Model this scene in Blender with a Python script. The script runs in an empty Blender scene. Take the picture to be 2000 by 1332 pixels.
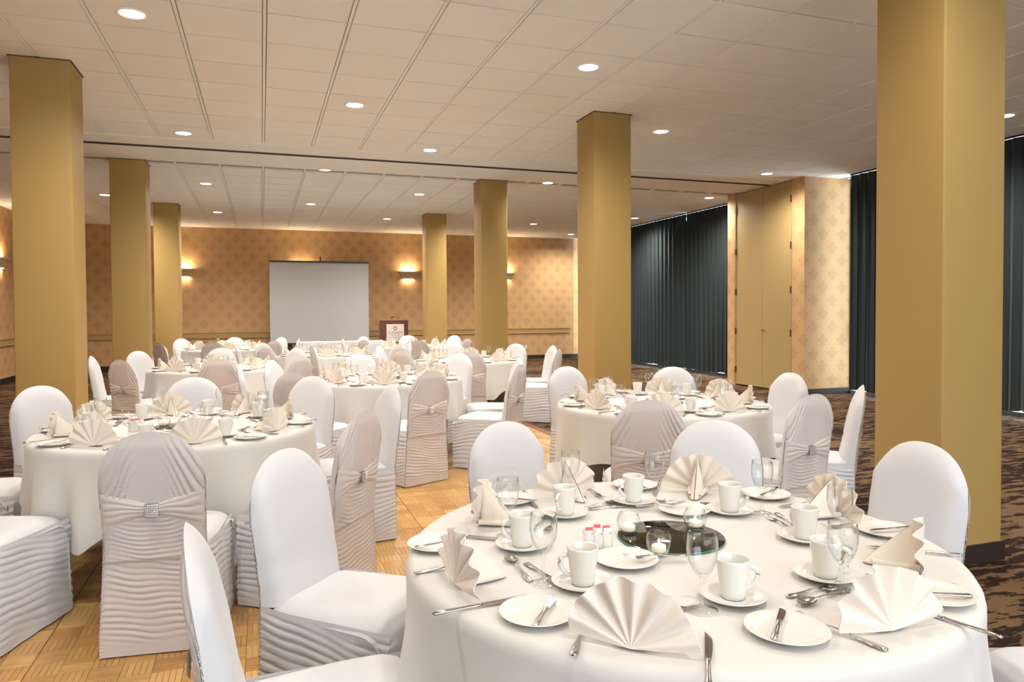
import bpy, bmesh, math, random
from math import sin, cos, pi, sqrt, atan2, radians
from mathutils import Matrix, Vector
random.seed(7)
scene = bpy.context.scene
COL = scene.collection

# ------------------------------------------------------------------ camera
F_PX, YAW, PIT, ROL, CY = 1401.8, 0.335211645, -0.0230510793, -0.0055255, 640.63
CAMZ = 1.41
ZC = 3.606                       # ceiling height
def cam_axes():
    fwd = Vector((sin(YAW)*cos(PIT), cos(YAW)*cos(PIT), sin(PIT)))
    right = Vector((cos(YAW), -sin(YAW), 0))
    up = right.cross(fwd)
    r2 = right*cos(ROL) + up*sin(ROL)
    u2 = -right*sin(ROL) + up*cos(ROL)
    return r2, u2, fwd
CR, CU, CF = cam_axes()
cam = bpy.data.cameras.new('camera')
cam.sensor_width = 36.0
cam.lens = F_PX*36.0/2000.0
cam.shift_y = -(666.0-CY)/2000.0
cam.clip_start = 0.05
camo = bpy.data.objects.new('camera', cam)
m = Matrix.Identity(4)
for i in range(3):
    m[i][0] = CR[i]; m[i][1] = CU[i]; m[i][2] = -CF[i]
m[2][3] = CAMZ
camo.matrix_world = m
COL.objects.link(camo)
scene.camera = camo

# ------------------------------------------------------------------ world, exposure
w = bpy.data.worlds.new('daylight'); scene.world = w; w.use_nodes = True
w.node_tree.nodes['Background'].inputs['Color'].default_value = (0.85, 0.915, 1.0, 1)
w.node_tree.nodes['Background'].inputs['Strength'].default_value = 4.8
scene.cycles.transparent_max_bounces = 40
vs = scene.view_settings
vs.view_transform = 'Standard'
try: vs.look = 'None'
except Exception: pass
vs.gamma = 1.0
vs.use_curve_mapping = False
vs.exposure = 0.42
LAMP_W = 44.0                    # each ceiling downlight
LAMP_COL = (1.0, 0.925, 0.83)
SCONCE_W = 9.5
SCONCE_COL = (1.0, 0.77, 0.50)

# ------------------------------------------------------------------ materials
def lin(c):
    return tuple(((v/255.0)/12.92 if v/255.0 <= 0.04045 else ((v/255.0+0.055)/1.055)**2.4) for v in c)
def mat(name, rgb, rough=0.6, metal=0.0, spec=0.5, sheen=0.0):
    m = bpy.data.materials.new(name); m.use_nodes = True
    b = m.node_tree.nodes['Principled BSDF']
    b.inputs['Base Color'].default_value = (*rgb, 1)
    b.inputs['Roughness'].default_value = rough
    b.inputs['Metallic'].default_value = metal
    b.inputs['Specular IOR Level'].default_value = spec
    if sheen: b.inputs['Sheen Weight'].default_value = sheen
    return m
class NT:
    """small node helper"""
    def __init__(s, m): s.t = m.node_tree; s.b = s.t.nodes['Principled BSDF']
    def n(s, typ, **kw):
        x = s.t.nodes.new(typ)
        for k, v in kw.items(): setattr(x, k, v)
        return x
    def l(s, a, b): s.t.links.new(a, b)
    def math(s, op, a, b=None, c=None):
        x = s.n('ShaderNodeMath', operation=op)
        for i, v in enumerate((a, b, c)):
            if v is None: continue
            if isinstance(v, (int, float)): x.inputs[i].default_value = v
            else: s.l(v, x.inputs[i])
        return x.outputs[0]
    def mix(s, f, a, b):
        x = s.n('ShaderNodeMix', data_type='RGBA')
        for i, v in ((0, f), (6, a), (7, b)):
            if isinstance(v, (int, float)): x.inputs[i].default_value = v
            elif isinstance(v, tuple): x.inputs[i].default_value = (*v[:3], 1)
            else: s.l(v, x.inputs[i])
        return x.outputs[2]
    def ramp(s, v, lo, hi):
        x = s.n('ShaderNodeMapRange', interpolation_type='SMOOTHSTEP')
        s.l(v, x.inputs[0]); x.inputs[1].default_value = lo; x.inputs[2].default_value = hi
        return x.outputs[0]
    def pos(s):
        g = s.n('ShaderNodeNewGeometry'); x = s.n('ShaderNodeSeparateXYZ'); s.l(g.outputs['Position'], x.inputs[0])
        return g.outputs['Position'], x.outputs[0], x.outputs[1], x.outputs[2]
    def noise(s, vec, scale, detail=3, rough=.5):
        x = s.n('ShaderNodeTexNoise'); s.l(vec, x.inputs['Vector'])
        x.inputs['Scale'].default_value = scale; x.inputs['Detail'].default_value = detail; x.inputs['Roughness'].default_value = rough
        return x.outputs['Fac']
    def scaled(s, vec, sc):
        x = s.n('ShaderNodeVectorMath', operation='MULTIPLY'); s.l(vec, x.inputs[0]); x.inputs[1].default_value = sc
        return x.outputs[0]
    def bump(s, h, strength, dist=0.002):
        x = s.n('ShaderNodeBump'); x.inputs['Strength'].default_value = strength; x.inputs['Distance'].default_value = dist
        s.l(h, x.inputs['Height']); s.l(x.outputs[0], s.b.inputs['Normal'])

M = {}
def fabric(name, rgb, rough=0.85, bump=0.25, sc=900):
    m = mat(name, rgb, rough, 0, 0.2, 0.15); n = NT(m)
    tc = n.n('ShaderNodeTexCoord')
    n.bump(n.noise(tc.outputs['Object'], sc, 2), bump, 0.0004)
    return m
M['cover'] = fabric('white_spandex', (0.60, 0.595, 0.61), 0.62)
M['ruche'] = fabric('blush_white_ruched_fabric', (0.60, 0.545, 0.525), 0.62)
M['cloth'] = fabric('white_tablecloth', (0.605, 0.582, 0.55), 0.85)
M['napkin'] = fabric('cream_napkin', (0.74, 0.655, 0.57), 0.85)
M['skirt'] = fabric('white_table_skirt', (0.75, 0.74, 0.74), 0.85)
M['china'] = mat('white_china', (0.70, 0.68, 0.635), 0.18, 0, 0.5)
M['steel'] = mat('polished_cutlery', (0.55, 0.52, 0.50), 0.16, 1.0)
M['silver'] = mat('rhinestone', (0.62, 0.60, 0.58), 0.38, 0.8)
M['mirror'] = mat('dark_mirror_glass', (0.012, 0.009, 0.007), 0.03, 0, 0.6)
M['green'] = mat('green_glass_edge', (0.02, 0.22, 0.14), 0.1, 0, 0.6)
M['wax'] = mat('candle_wax', (0.88, 0.82, 0.68), 0.5)
M['pinkpaper'] = mat('red_sweetener_paper', (0.75, 0.13, 0.16), 0.6)
M['paper'] = mat('white_paper', (0.85, 0.82, 0.78), 0.6)
M['black'] = mat('black_metal', (0.015, 0.015, 0.016), 0.4)
M['brown'] = mat('dark_brown_base', (0.022, 0.012, 0.010), 0.55)
M['hinge'] = mat('bronze_hinge', (0.10, 0.06, 0.025), 0.45, 0.6)
M['brass'] = mat('brass_knob', (0.75, 0.55, 0.22), 0.25, 1.0)
M['tile'] = mat('ceiling_tile_white', (0.80, 0.755, 0.70), 0.9, 0, 0.2)
n = NT(M['tile']); p, x, y, z = n.pos(); n.bump(n.noise(p, 260, 3), 0.25, 0.001)
oi = n.n('ShaderNodeObjectInfo')
n.l(n.mix(n.math('MULTIPLY', oi.outputs['Random'], 1.0), (0.90, 0.885, 0.85), (0.875, 0.855, 0.81)), n.b.inputs['Base Color'])
M['grid'] = mat('ceiling_grid_white', (0.90, 0.88, 0.84), 0.7)
M['plaster'] = mat('ceiling_plaster', (0.88, 0.86, 0.82), 0.85)
M['gap'] = mat('ceiling_shadow_gap', (0.42, 0.36, 0.29), 0.9)
M['track'] = mat('dark_track', (0.06, 0.05, 0.045), 0.5)
M['column'] = mat('tan_column_paint', (0.375, 0.245, 0.082), 0.55, 0, 0.3)
n = NT(M['column']); p, x, y, z = n.pos(); n.bump(n.noise(p, 140, 3), 0.12, 0.001)
M['sconce'] = mat('tan_sconce', (0.55, 0.42, 0.24), 0.5)
M['door'] = mat('tan_door_paint', (0.40, 0.285, 0.125), 0.5, 0, 0.3)
M['rail'] = mat('tan_rail_paint', (0.40, 0.26, 0.10), 0.5)
M['screen'] = mat('screen_vinyl', (0.47, 0.47, 0.48), 0.8)
M['plate_outlet'] = mat('outlet_plastic', (0.70, 0.62, 0.50), 0.5)
M['sign'] = mat('sign_board', (0.80, 0.77, 0.72), 0.5)
M['grey_ink'] = mat('grey_ink', (0.14, 0.13, 0.13), 0.6)
M['pale_ink'] = mat('pale_grey_ink', (0.42, 0.40, 0.38), 0.6)
M['red_ink'] = mat('crimson_ink', (0.33, 0.03, 0.07), 0.6)
M['alu'] = mat('window_frame', (0.35, 0.35, 0.36), 0.4, 0.5)
def glass_thin(name, tint=(1, 1, 1), blend=0.28, edge=(.30, .33, .32)):
    m = bpy.data.materials.new(name); m.use_nodes = True; t = m.node_tree
    t.nodes.remove(t.nodes['Principled BSDF'])
    o = t.nodes['Material Output']
    tr = t.nodes.new('ShaderNodeBsdfTransparent'); tr.inputs[0].default_value = (*tint, 1)
    gl = t.nodes.new('ShaderNodeBsdfGlossy'); gl.inputs['Roughness'].default_value = 0.02
    gl.inputs['Color'].default_value = (0.95, 0.97, 0.96, 1)
    lw = t.nodes.new('ShaderNodeLayerWeight'); lw.inputs['Blend'].default_value = 0.5
    pw = t.nodes.new('ShaderNodeMath'); pw.operation = 'POWER'; pw.inputs[1].default_value = 3.2
    ml = t.nodes.new('ShaderNodeMath'); ml.operation = 'MULTIPLY_ADD'; ml.inputs[1].default_value = blend; ml.inputs[2].default_value = 0.035
    t.links.new(lw.outputs['Facing'], pw.inputs[0]); t.links.new(pw.outputs[0], ml.inputs[0])
    mc_ = t.nodes.new('ShaderNodeMix'); mc_.data_type = 'RGBA'; pe = t.nodes.new('ShaderNodeMath'); pe.operation = 'POWER'; pe.inputs[1].default_value = 6.0
    t.links.new(lw.outputs['Facing'], pe.inputs[0]); t.links.new(pe.outputs[0], mc_.inputs[0])
    mc_.inputs[6].default_value = (*tint, 1); mc_.inputs[7].default_value = (*edge, 1); t.links.new(mc_.outputs[2], tr.inputs[0])
    mx = t.nodes.new('ShaderNodeMixShader')
    t.links.new(ml.outputs[0], mx.inputs[0]); t.links.new(tr.outputs[0], mx.inputs[1]); t.links.new(gl.outputs[0], mx.inputs[2])
    t.links.new(mx.outputs[0], o.inputs['Surface'])
    return m
M['glass'] = glass_thin('clear_glass', (0.985, 0.99, 0.988), 0.9)
M['pane'] = glass_thin('window_glass', (0.98, 1, 1), 0.5)
def emit(name, rgb, s):
    m = bpy.data.materials.new(name); m.use_nodes = True; t = m.node_tree
    t.nodes.remove(t.nodes['Principled BSDF'])
    e = t.nodes.new('ShaderNodeEmission'); e.inputs[0].default_value = (*rgb, 1); e.inputs[1].default_value = s
    t.links.new(e.outputs[0], t.nodes['Material Output'].inputs['Surface'])
    return m
M['bulb'] = emit('lamp_diffuser', (1.0, 0.95, 0.86), 6.0)
M['bulb_dim'] = emit('lamp_diffuser_dim', (1.0, 0.95, 0.86), 0.75)
M['sconce_glow'] = emit('sconce_lamp', (1.0, 0.77, 0.50), 2.0)
M['flame'] = emit('candle_flame', (1.0, 0.78, 0.35), 9.0)

def wallpaper(name, axis, base=(0.55, 0.345, 0.17), ink=(0.40, 0.232, 0.108)):
    m = mat(name, base, 0.7, 0, 0.25); n = NT(m); p, x, y, z = n.pos()
    u = x if axis == 'x' else y
    cw, ch = 0.40, 0.44
    def motif(ou, oz):
        a = n.math('ADD', u, ou); b = n.math('ADD', z, oz)
        a = n.math('SUBTRACT', n.math('FLOORED_MODULO', a, cw), cw/2)
        b = n.math('SUBTRACT', n.math('FLOORED_MODULO', b, ch), ch/2)
        r = n.math('SQRT', n.math('ADD', n.math('MULTIPLY', a, a), n.math('MULTIPLY', b, b)))
        th = n.math('ARCTAN2', b, a)
        # leafy crown: petals spreading upwards from a small stem
        pet = n.math('COSINE', n.math('MULTIPLY', n.math('SUBTRACT', th, pi/2), 5.0))
        up = n.math('COSINE', n.math('SUBTRACT', th, pi/2))
        R = n.math('ADD', n.math('MULTIPLY', pet, 0.022), n.math('ADD', n.math('MULTIPLY', up, 0.026), 0.070))
        leaf = n.math('SUBTRACT', 1.0, n.ramp(n.math('ABSOLUTE', n.math('SUBTRACT', r, R)), 0.004, 0.018))
        core = n.math('SUBTRACT', 1.0, n.ramp(n.math('ABSOLUTE', n.math('SUBTRACT', r, n.math('MULTIPLY', R, 0.5))), 0.003, 0.014))
        stem = n.math('MULTIPLY', n.math('SUBTRACT', 1.0, n.ramp(n.math('ABSOLUTE', a), 0.003, 0.011)),
                      n.math('SUBTRACT', 1.0, n.ramp(n.math('ABSOLUTE', b), 0.08, 0.11)))
        fillm = n.math('MULTIPLY', n.math('SUBTRACT', 1.0, n.ramp(n.math('SUBTRACT', r, R), -0.02, 0.004)), 0.45)
        return n.math('MAXIMUM', n.math('MAXIMUM', n.math('MAXIMUM', leaf, fillm), core), stem)
    f = n.math('MAXIMUM', motif(0, 0), motif(cw/2, ch/2))
    wear = n.noise(p, 30, 3)
    f = n.math('MULTIPLY', n.math('MULTIPLY', f, wear), 1.25)
    n.l(n.mix(f, base, ink), n.b.inputs['Base Color'])
    return m
M['paper_x'] = wallpaper('damask_wallpaper_end', 'x')
M['paper_y'] = wallpaper('damask_wallpaper_side', 'y')

M['carpet'] = mat('brown_patterned_carpet', (0.2, 0.12, 0.06), 0.95, 0, 0.1)
n = NT(M['carpet']); p, x, y, z = n.pos()
v = n.scaled(p, (4.4, 16.0, 1))
a = n.noise(v, 1.0, 4, .62)
b = n.noise(n.scaled(p, (1.1, 1.6, 1)), 1.0, 2)
f = n.ramp(n.math('ADD', a, n.math('MULTIPLY', n.math('SUBTRACT', b, .5), .35)), 0.485, 0.525)
fz = n.noise(p, 420, 2)
c1 = n.mix(fz, (0.014, 0.007, 0.005), (0.032, 0.017, 0.011)); c2 = n.mix(fz, (0.085, 0.047, 0.022), (0.20, 0.122, 0.064))
n.l(n.mix(f, c1, c2), n.b.inputs['Base Color'])
n.bump(fz, 0.6, 0.003)

M['wood'] = mat('parquet_oak', (0.45, 0.25, 0.08), 0.28, 0, 0.5)
n = NT(M['wood']); p, x, y, z = n.pos()
at = n.n('ShaderNodeAttribute'); at.attribute_name = 'tone'
at2 = n.n('ShaderNodeAttribute'); at2.attribute_name = 'along'
g1 = n.noise(n.scaled(p, (14, 160, 1)), 1.0, 4); g2 = n.noise(n.scaled(p, (160, 14, 1)), 1.0, 4)
gm = n.n('ShaderNodeMix', data_type='FLOAT'); n.l(at2.outputs['Fac'], gm.inputs[0]); n.l(g1, gm.inputs[2]); n.l(g2, gm.inputs[3])
tone = n.math('ADD', n.math('MULTIPLY', at.outputs['Fac'], 0.75), n.math('MULTIPLY', n.math('SUBTRACT', gm.outputs[0], .5), 0.6))
n.l(n.mix(n.ramp(tone, -0.15, 0.95), (0.40, 0.195, 0.052), (0.70, 0.44, 0.165)), n.b.inputs['Base Color'])

M['oakdark'] = mat('oak_joint', (0.17, 0.075, 0.02), 0.6)
M['mahogany'] = mat('mahogany', (0.12, 0.022, 0.012), 0.35)
n = NT(M['mahogany']); p, x, y, z = n.pos()
n.l(n.mix(n.noise(n.scaled(p, (30, 30, 4)), 1.0, 4), (0.06, 0.012, 0.008), (0.17, 0.035, 0.02)), n.b.inputs['Base Color'])

M['curtain'] = mat('dark_teal_curtain', (0.018, 0.028, 0.031), 0.75, 0, 0.25, 0.25)
n = NT(M['curtain']); p, x, y, z = n.pos(); n.bump(n.noise(p, 500, 2), 0.2, 0.0006)

# ------------------------------------------------------------------ mesh building
class MB:
    def __init__(s): s.v = []; s.f = []; s.mi = []; s.sm = []
    def add(s, vs, fs, mi=0, smooth=True):
        o = len(s.v); s.v.extend(vs)
        for f in fs:
            s.f.append(tuple(i+o for i in f)); s.mi.append(mi); s.sm.append(smooth)
        return s
    def grid(s, fn, nu, nv, mi=0, smooth=True, flip=False):
        vs = [fn(i/nu, j/nv) for j in range(nv+1) for i in range(nu+1)]
        fs = []
        for j in range(nv):
            for i in range(nu):
                a = j*(nu+1)+i; q = (a, a+1, a+nu+2, a+nu+1)
                fs.append(q[::-1] if flip else q)
        return s.add(vs, fs, mi, smooth)
    def box(s, x0, x1, y0, y1, z0, z1, mi=0):
        vs = [(x0,y0,z0),(x1,y0,z0),(x1,y1,z0),(x0,y1,z0),(x0,y0,z1),(x1,y0,z1),(x1,y1,z1),(x0,y1,z1)]
        return s.add(vs, [(0,3,2,1),(4,5,6,7),(0,1,5,4),(1,2,6,5),(2,3,7,6),(3,0,4,7)], mi, False)
    def hexa(s, vs, mi=0):
        return s.add(vs, [(0,3,2,1),(4,5,6,7),(0,1,5,4),(1,2,6,5),(2,3,7,6),(3,0,4,7)], mi, False)
    def lathe(s, prof, n=32, mi=0, c=(0,0,0), smooth=True):
        vs = []
        for r, z in prof:
            for k in range(n):
                a = 2*pi*k/n; vs.append((c[0]+r*cos(a), c[1]+r*sin(a), c[2]+z))
        fs = []
        for j in range(len(prof)-1):
            for k in range(n):
                a = j*n+k; b = j*n+(k+1) % n
                fs.append((a, b, b+n, a+n))
        return s.add(vs, fs, mi, smooth)
    def tube(s, pts, rad, n=8, mi=0, flat=1.0, cap=True):
        """sweep along pts; rad float or list; flat squashes z"""
        pts = [Vector(p) for p in pts]; N = len(pts)
        vs = []
        for i, p in enumerate(pts):
            t = (pts[min(i+1, N-1)]-pts[max(i-1, 0)]).normalized()
            a = t.cross(Vector((0, 0, 1)))
            if a.length < 1e-4: a = Vector((1, 0, 0))
            a.normalize(); b = a.cross(t)
            r = rad[i] if isinstance(rad, (list, tuple)) else rad
            for k in range(n):
                th = 2*pi*k/n
                vs.append(tuple(p + a*(r*cos(th)) + b*(r*flat*sin(th))))
        fs = []
        for i in range(N-1):
            for k in range(n):
                a = i*n+k; b = i*n+(k+1) % n
                fs.append((a, b, b+n, a+n))
        if cap:
            fs.append(tuple(range(n))[::-1]); fs.append(tuple(range((N-1)*n, N*n)))
        return s.add(vs, fs, mi)
    def mesh(s, name, mats):
        me = bpy.data.meshes.new(name)
        me.from_pydata(s.v, [], s.f)
        if not isinstance(mats, (list, tuple)): mats = [mats]
        for x in mats: me.materials.append(x)
        me.polygons.foreach_set('material_index', s.mi)
        me.polygons.foreach_set('use_smooth', s.sm)
        me.update()
        return me
    def build(s, name, mats, parent=None):
        o = bpy.data.objects.new(name, s.mesh(name, mats)); COL.objects.link(o)
        if parent: o.parent = parent
        return o
def tag(o, label=None, cat=None, group=None, kind=None):
    if label: o['label'] = label
    if cat: o['category'] = cat
    if group: o['group'] = group
    if kind: o['kind'] = kind
    return o
def empty(name, loc=(0,0,0), rz=0.0, **kw):
    o = bpy.data.objects.new(name, None); COL.objects.link(o)
    o.location = loc; o.rotation_euler = (0, 0, rz); o.empty_display_size = .05
    return tag(o, **kw)
def copy_tree(o, parent=None):
    c = o.copy(); COL.objects.link(c)
    if parent: c.parent = parent
    for ch in o.children: copy_tree(ch, c)
    return c
def linkmesh(name, me, parent=None, loc=None, rz=None):
    o = bpy.data.objects.new(name, me); COL.objects.link(o)
    if parent: o.parent = parent
    if loc: o.location = loc
    if rz is not None: o.rotation_euler = (0, 0, rz)
    return o
def project(p):
    d = Vector(p)-Vector((0, 0, CAMZ)); zz = d.dot(CF)
    if zz < 1e-3: return None
    return (1000+F_PX*d.dot(CR)/zz, CY-F_PX*d.dot(CU)/zz, zz)
def bezel(w, d, h, b):  # bevelled box mesh data helper (top edges)
    return None

# ------------------------------------------------------------------ room shell
XL, XR, YB, YF = -4.95, 9.40, -4.5, 19.95
PX, PY0, PY1 = 8.42, 9.57, 11.62          # projecting partition pocket on the window side
st = dict(kind='structure')
tag(MB().box(XL, XR, YB, YF, -0.10, 0.0).build('floor', M['carpet']), 'brown carpet with dark streaked pattern', **{'kind': 'structure'})
tag(MB().box(XL-.15, XR, YF, YF+.15, -.1, ZC+.1).build('wall_far', M['paper_x']), **st)
tag(MB().box(XL-.15, XL, YB, YF, -.1, ZC+.1).build('wall_left', M['paper_y']), **st)

ceil = tag(MB().box(XL, XR, YB, YF, ZC+.022, ZC+.10).build('ceiling', M['gap']), **st)
T = 0.61; GX, GY = 0.0476, 5.587
# tile field: main runners along y, cross joints along x
tile_bm = MB(); hx, hy = T/2-.014, T/2-.005; e = .006
tile_bm.hexa([(-hx+e,-hy+e*.5,-.006),(hx-e,-hy+e*.5,-.006),(hx-e,hy-e*.5,-.006),(-hx+e,hy-e*.5,-.006),(-hx,-hy,.020),(hx,-hy,.020),(hx,hy,.020),(-hx,hy,.020)])
tile_me = tile_bm.mesh('ceiling_tile', M['tile'])
BAND0, BAND1 = 9.93, 11.25
cells = []
for j in range(-17, 24):
    for i in range(-9, 16):
        cx, cy = GX+(i+.5)*T, GY+(j+.5)*T
        if cx-T/2 < XL or cx+T/2 > XR: continue
        if cy+T/2 > BAND0 and cy < BAND0: continue
        if cy > BAND0: cy += 0.0
        if cy-T/2 < BAND1 and cy > BAND0: continue
        if cy+T/2 > YF+.02 or cy-T/2 < YB: continue
        q = project((cx, cy, ZC))
        vis = q is not None and -120 < q[0] < 2120 and -90 < q[1] < 666
        cells.append((0 if vis else 1, q[2] if q else 99, cx, cy))
cells.sort()
rest = MB()
for k, (nv, d, cx, cy) in enumerate(cells):
    if k < 290 and not nv:
        linkmesh('ceiling_tile', tile_me, ceil, (cx, cy, ZC))
    else:
        rest.add([(a+cx, b+cy, c+ZC) for a, b, c in tile_bm.v], tile_bm.f, 0, False)
tag(rest.build('ceiling_tile_field', M['tile'], ceil), kind='stuff')
for i in range(-8, 16):
    x = GX+i*T
    if XL < x < XR:
        b = MB()
        b.box(x-.011, x+.011, YB, BAND0, ZC-.002, ZC+.021)
        b.box(x-.011, x+.011, BAND1, YF, ZC-.002, ZC+.021)
        b.build('ceiling_grid_runner', M['grid'], ceil)
fill = MB()   # plain strips where whole tiles do not fit
fill.box(XL, GX-8*T, YB, BAND0, ZC-.003, ZC+.02); fill.box(XL, GX-8*T, BAND1, YF, ZC-.003, ZC+.02)
fill.box(XL, XR, YF-.42, YF, ZC-.003, ZC+.02); fill.box(XL, XR, BAND1, BAND1+.20, ZC-.003, ZC+.02)
fill.box(XL, XR, BAND0-.09, BAND0, ZC-.003, ZC+.02)
fill.build('ceiling_margin', M['plaster'], ceil)
tr = MB(); tr.box(XL, PX, BAND0, 10.37, ZC-.014, ZC+.02); tr.box(XL, PX, 10.47, BAND1, ZC-.014, ZC+.02)
tr.box(PX, XR, BAND0, BAND1, ZC-.014, ZC+.02)
t1 = tag(tr.build('trim_1', M['plaster']), **st)
k = MB(); k.box(XL, PX, 10.37, 10.39, ZC-.020, ZC+.02); k.box(XL, PX, 10.45, 10.47, ZC-.020, ZC+.02); k.box(XL, PX, 10.39, 10.45, ZC+.0, ZC+.02)
k.build('partition_track', M['track'], t1)

# baseboards and chair rails
tag(MB().box(XL, XR, YF-.018, YF, 0, .115).build('baseboard_far', M['brown']), **st)
tag(MB().box(XL, XL+.018, YB, YF-.02, 0, .115).build('baseboard_left', M['brown']), **st)
def rail(name, along, lo, hi, fixed, sgn):
    b = MB()
    prof = [(0, .755), (.030, .755), (.034, .768), (.022, .778), (.020, .885), (.034, .893), (.034, .912), (0, .915)]
    vs = []
    for t in (lo, hi):
        for d, z in prof:
            vs.append((t, fixed+sgn*d, z) if along == 'x' else (fixed+sgn*d, t, z))
    N = len(prof)
    fs = [(i, (i+1) % N, N+(i+1) % N, N+i) for i in range(N)]
    fs += [tuple(range(N)), tuple(range(N, 2*N))]
    b.add(vs, fs, 0, False)
    return tag(b.build(name, M['rail']), **st)
rail('trim_2', 'x', XL+.04, 8.82, YF, -1)
rail('trim_3', 'y', YB, YF-.04, XL, 1)
tag(MB().box(8.90, 8.99, YF-.012, YF, .115, ZC).build('trim_4', M['paper_x']), **st)

# projecting pocket for the folding partition, with its pair of doors
pk = MB()
pk.box(PX, XR, PY0, 9.86, 0, ZC+.0); pk.box(PX, XR, 11.40, PY1, 0, ZC); pk.box(PX+.09, XR, 9.86, 11.40, 0, ZC)
b = pk
tag(pk.build('wall_right', M['paper_y']), **st)
pr = MB(); pr.box(PX, XR, PY0-.006, PY0, .10, ZC)
tag(pr.build('wall_return', M['paper_x']), **st)
tag(MB().box(PX, XR, PY0-.020, PY0-.006, 0, .10).build('baseboard_right', M['brown']), **st)
dr = empty('door_1', (PX, 10.63, 0), kind='structure')
for nm, ya, yb in (('door_leaf', -.745, -.003), ('door_leaf', .003, .745)):
    d = MB().box(.012, .055, ya, yb, .03, ZC-.03).build(nm, M['door'], dr)
    for z in (.30, 1.02, 1.75, 2.5, 3.28):
        ye = ya if ya < -.1 else yb
        MB().box(-.004, .014, ye-.016, ye+.016, z-.06, z+.06).build('hinge', M['hinge'], d)
    if ya < -.1:
        MB().lathe([(0, 0), (.012, .002), (.010, .018), (.024, .030), (.026, .042), (.018, .052), (0, .055)], 16).build('knob', M['brass'], d)
        kn = d.children[-1]; kn.rotation_euler = (0, -pi/2, 0); kn.location = (.012, -.06, 1.06)
fr = MB(); fr.box(0, .09, -.775, -.748, 0, ZC); fr.box(0, .09, .748, .775, 0, ZC)
fr.build('door_frame', M['door'], dr)

# window wall behind the curtains
def window(n, y0, y1):
    o = empty('window_%d' % n, (XR, (y0+y1)/2, 0), kind='structure'); h = (y1-y0)/2
    f = MB(); f.box(-.03, .05, -h, h, 0, .05); f.box(-.03, .05, -h, h, ZC-.03, ZC+.02)
    nn = max(1, round((y1-y0)/1.3))
    for i in range(nn+1):
        yy = -h+2*h*i/nn; f.box(-.03, .05, yy-.03, yy+.03, .05, ZC-.03)
    f.box(-.02, .04, -h, h, 1.0, 1.05)
    f.build('window_frame', M['alu'], o)
    for i in range(nn):
        MB().box(.005, .012, -h+2*h*i/nn+.03, -h+2*h*(i+1)/nn-.03, .05, ZC-.03).build('pane', M['pane'], o)
window(1, PY1, YF); window(2, 2.2, PY0)
tag(MB().box(XR, XR+.15, YB, 2.2, 0, ZC+.02).build('wall_window_side', M['paper_y']), **st)

# wall behind the camera with an unseen broad window added for fill daylight
WX0, WX1 = -1.6, 4.9
b = MB(); b.box(XL-.15, WX0, YB-.15, YB, -.1, ZC+.1); b.box(WX1, XR+.1, YB-.15, YB, -.1, ZC+.1)
tag(b.build('wall_near', M['paper_x']), **st)
gz = empty('window_3', ((WX0+WX1)/2, YB-.06, 0), kind='structure'); hw_ = (WX1-WX0)/2  # added opening, lets world light in to lift ceiling and room
f = MB(); f.box(-hw_, hw_, -.05, .05, -.1, .06); f.box(-hw_, hw_, -.05, .05, ZC-.05, ZC+.1)
for i in range(5): xx = -hw_+.035+(2*hw_-.07)*i/4; f.box(xx-.035, xx+.035, -.05, .05, .06, ZC-.05)
f.build('window_frame', M['alu'], gz)
for i in range(4):
    xa = -hw_+.07+(2*hw_-.07)*i/4; MB().box(xa, xa+(2*hw_-.07)/4-.07, -.006, .006, .06, ZC-.05).build('pane', M['pane'], gz)
def portal(loc, rot, sx, sy):
    L = bpy.data.lights.new('daylight_portal', 'AREA'); L.shape = 'RECTANGLE'; L.size = sx; L.size_y = sy; L.cycles.is_portal = True
    o = bpy.data.objects.new('daylight_portal', L); COL.objects.link(o); o.location = loc; o.rotation_euler = rot
portal(((WX0+WX1)/2, YB+.04, ZC/2), (pi/2, 0, 0), WX1-WX0, ZC)
portal((XR-.05, (2.2+PY0)/2, ZC/2), (pi/2, 0, pi/2), PY0-2.2, ZC)
portal((XR-.05, (PY1+YF)/2, ZC/2), (pi/2, 0, pi/2), YF-PY1, ZC)

# curtains: pleated panels
def curtain(y0, y1, label, seed, x0=9.03, amp=.045, lam=.168, ztop=ZC-.036):
    rnd = random.Random(seed); L = y1-y0; nw = max(2, round(L/lam)); ph = [rnd.uniform(-.5, .5) for _ in range(nw+2)]
    hem = [rnd.uniform(.085, .125) for _ in range(nw+2)]
    am = [rnd.uniform(.75, 1.25) for _ in range(nw+2)]
    def fn(u, v):
        s = u*nw; i = int(min(s, nw-1e-6)); fr_ = s-i
        a = am[i]*(1-fr_)+am[i+1]*fr_
        top = 1-.45*max(0, (v-.93)/.07)
        tw = ph[i]*(1-fr_)+ph[i+1]*fr_
        ang = 2*pi*(s + .10*tw*(1-v))
        x = x0 + amp*a*top*(.75*sin(ang)+.25*sin(2*ang+.8)) + .012*sin(3*v+i)*(1-v)
        y = y0 + u*L + .02*sin(ang*2)*top
        z0 = hem[i]*(1-fr_)+hem[i+1]*fr_
        return (x, y, z0 + v*(ztop-z0))
    o = MB().grid(fn, nw*14, 14).build('curtain', M['curtain'])
    h = MB(); h.box(x0-.012, x0+.012, y0, y1, ztop+.005, ztop+.030); h.build('curtain_track', M['black'], o)
    return tag(o, label, 'curtain', 'dark pleated curtains along the window side')
curtain(11.66, 13.95, 'dark pleated curtain hanging right behind the projecting door wall', 1)
curtain(13.99, 16.55, 'dark pleated curtain catching light, beside the large centre column', 2)
curtain(16.59, 19.8, 'dark pleated curtain nearest the far wallpapered wall, partly behind column', 3)
curtain(6.95, 9.21, 'dark pleated curtain between the door wall and the nearest column', 4)
curtain(4.55, 6.90, 'dark pleated curtain at right picture edge beyond the nearest column', 5)
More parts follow.
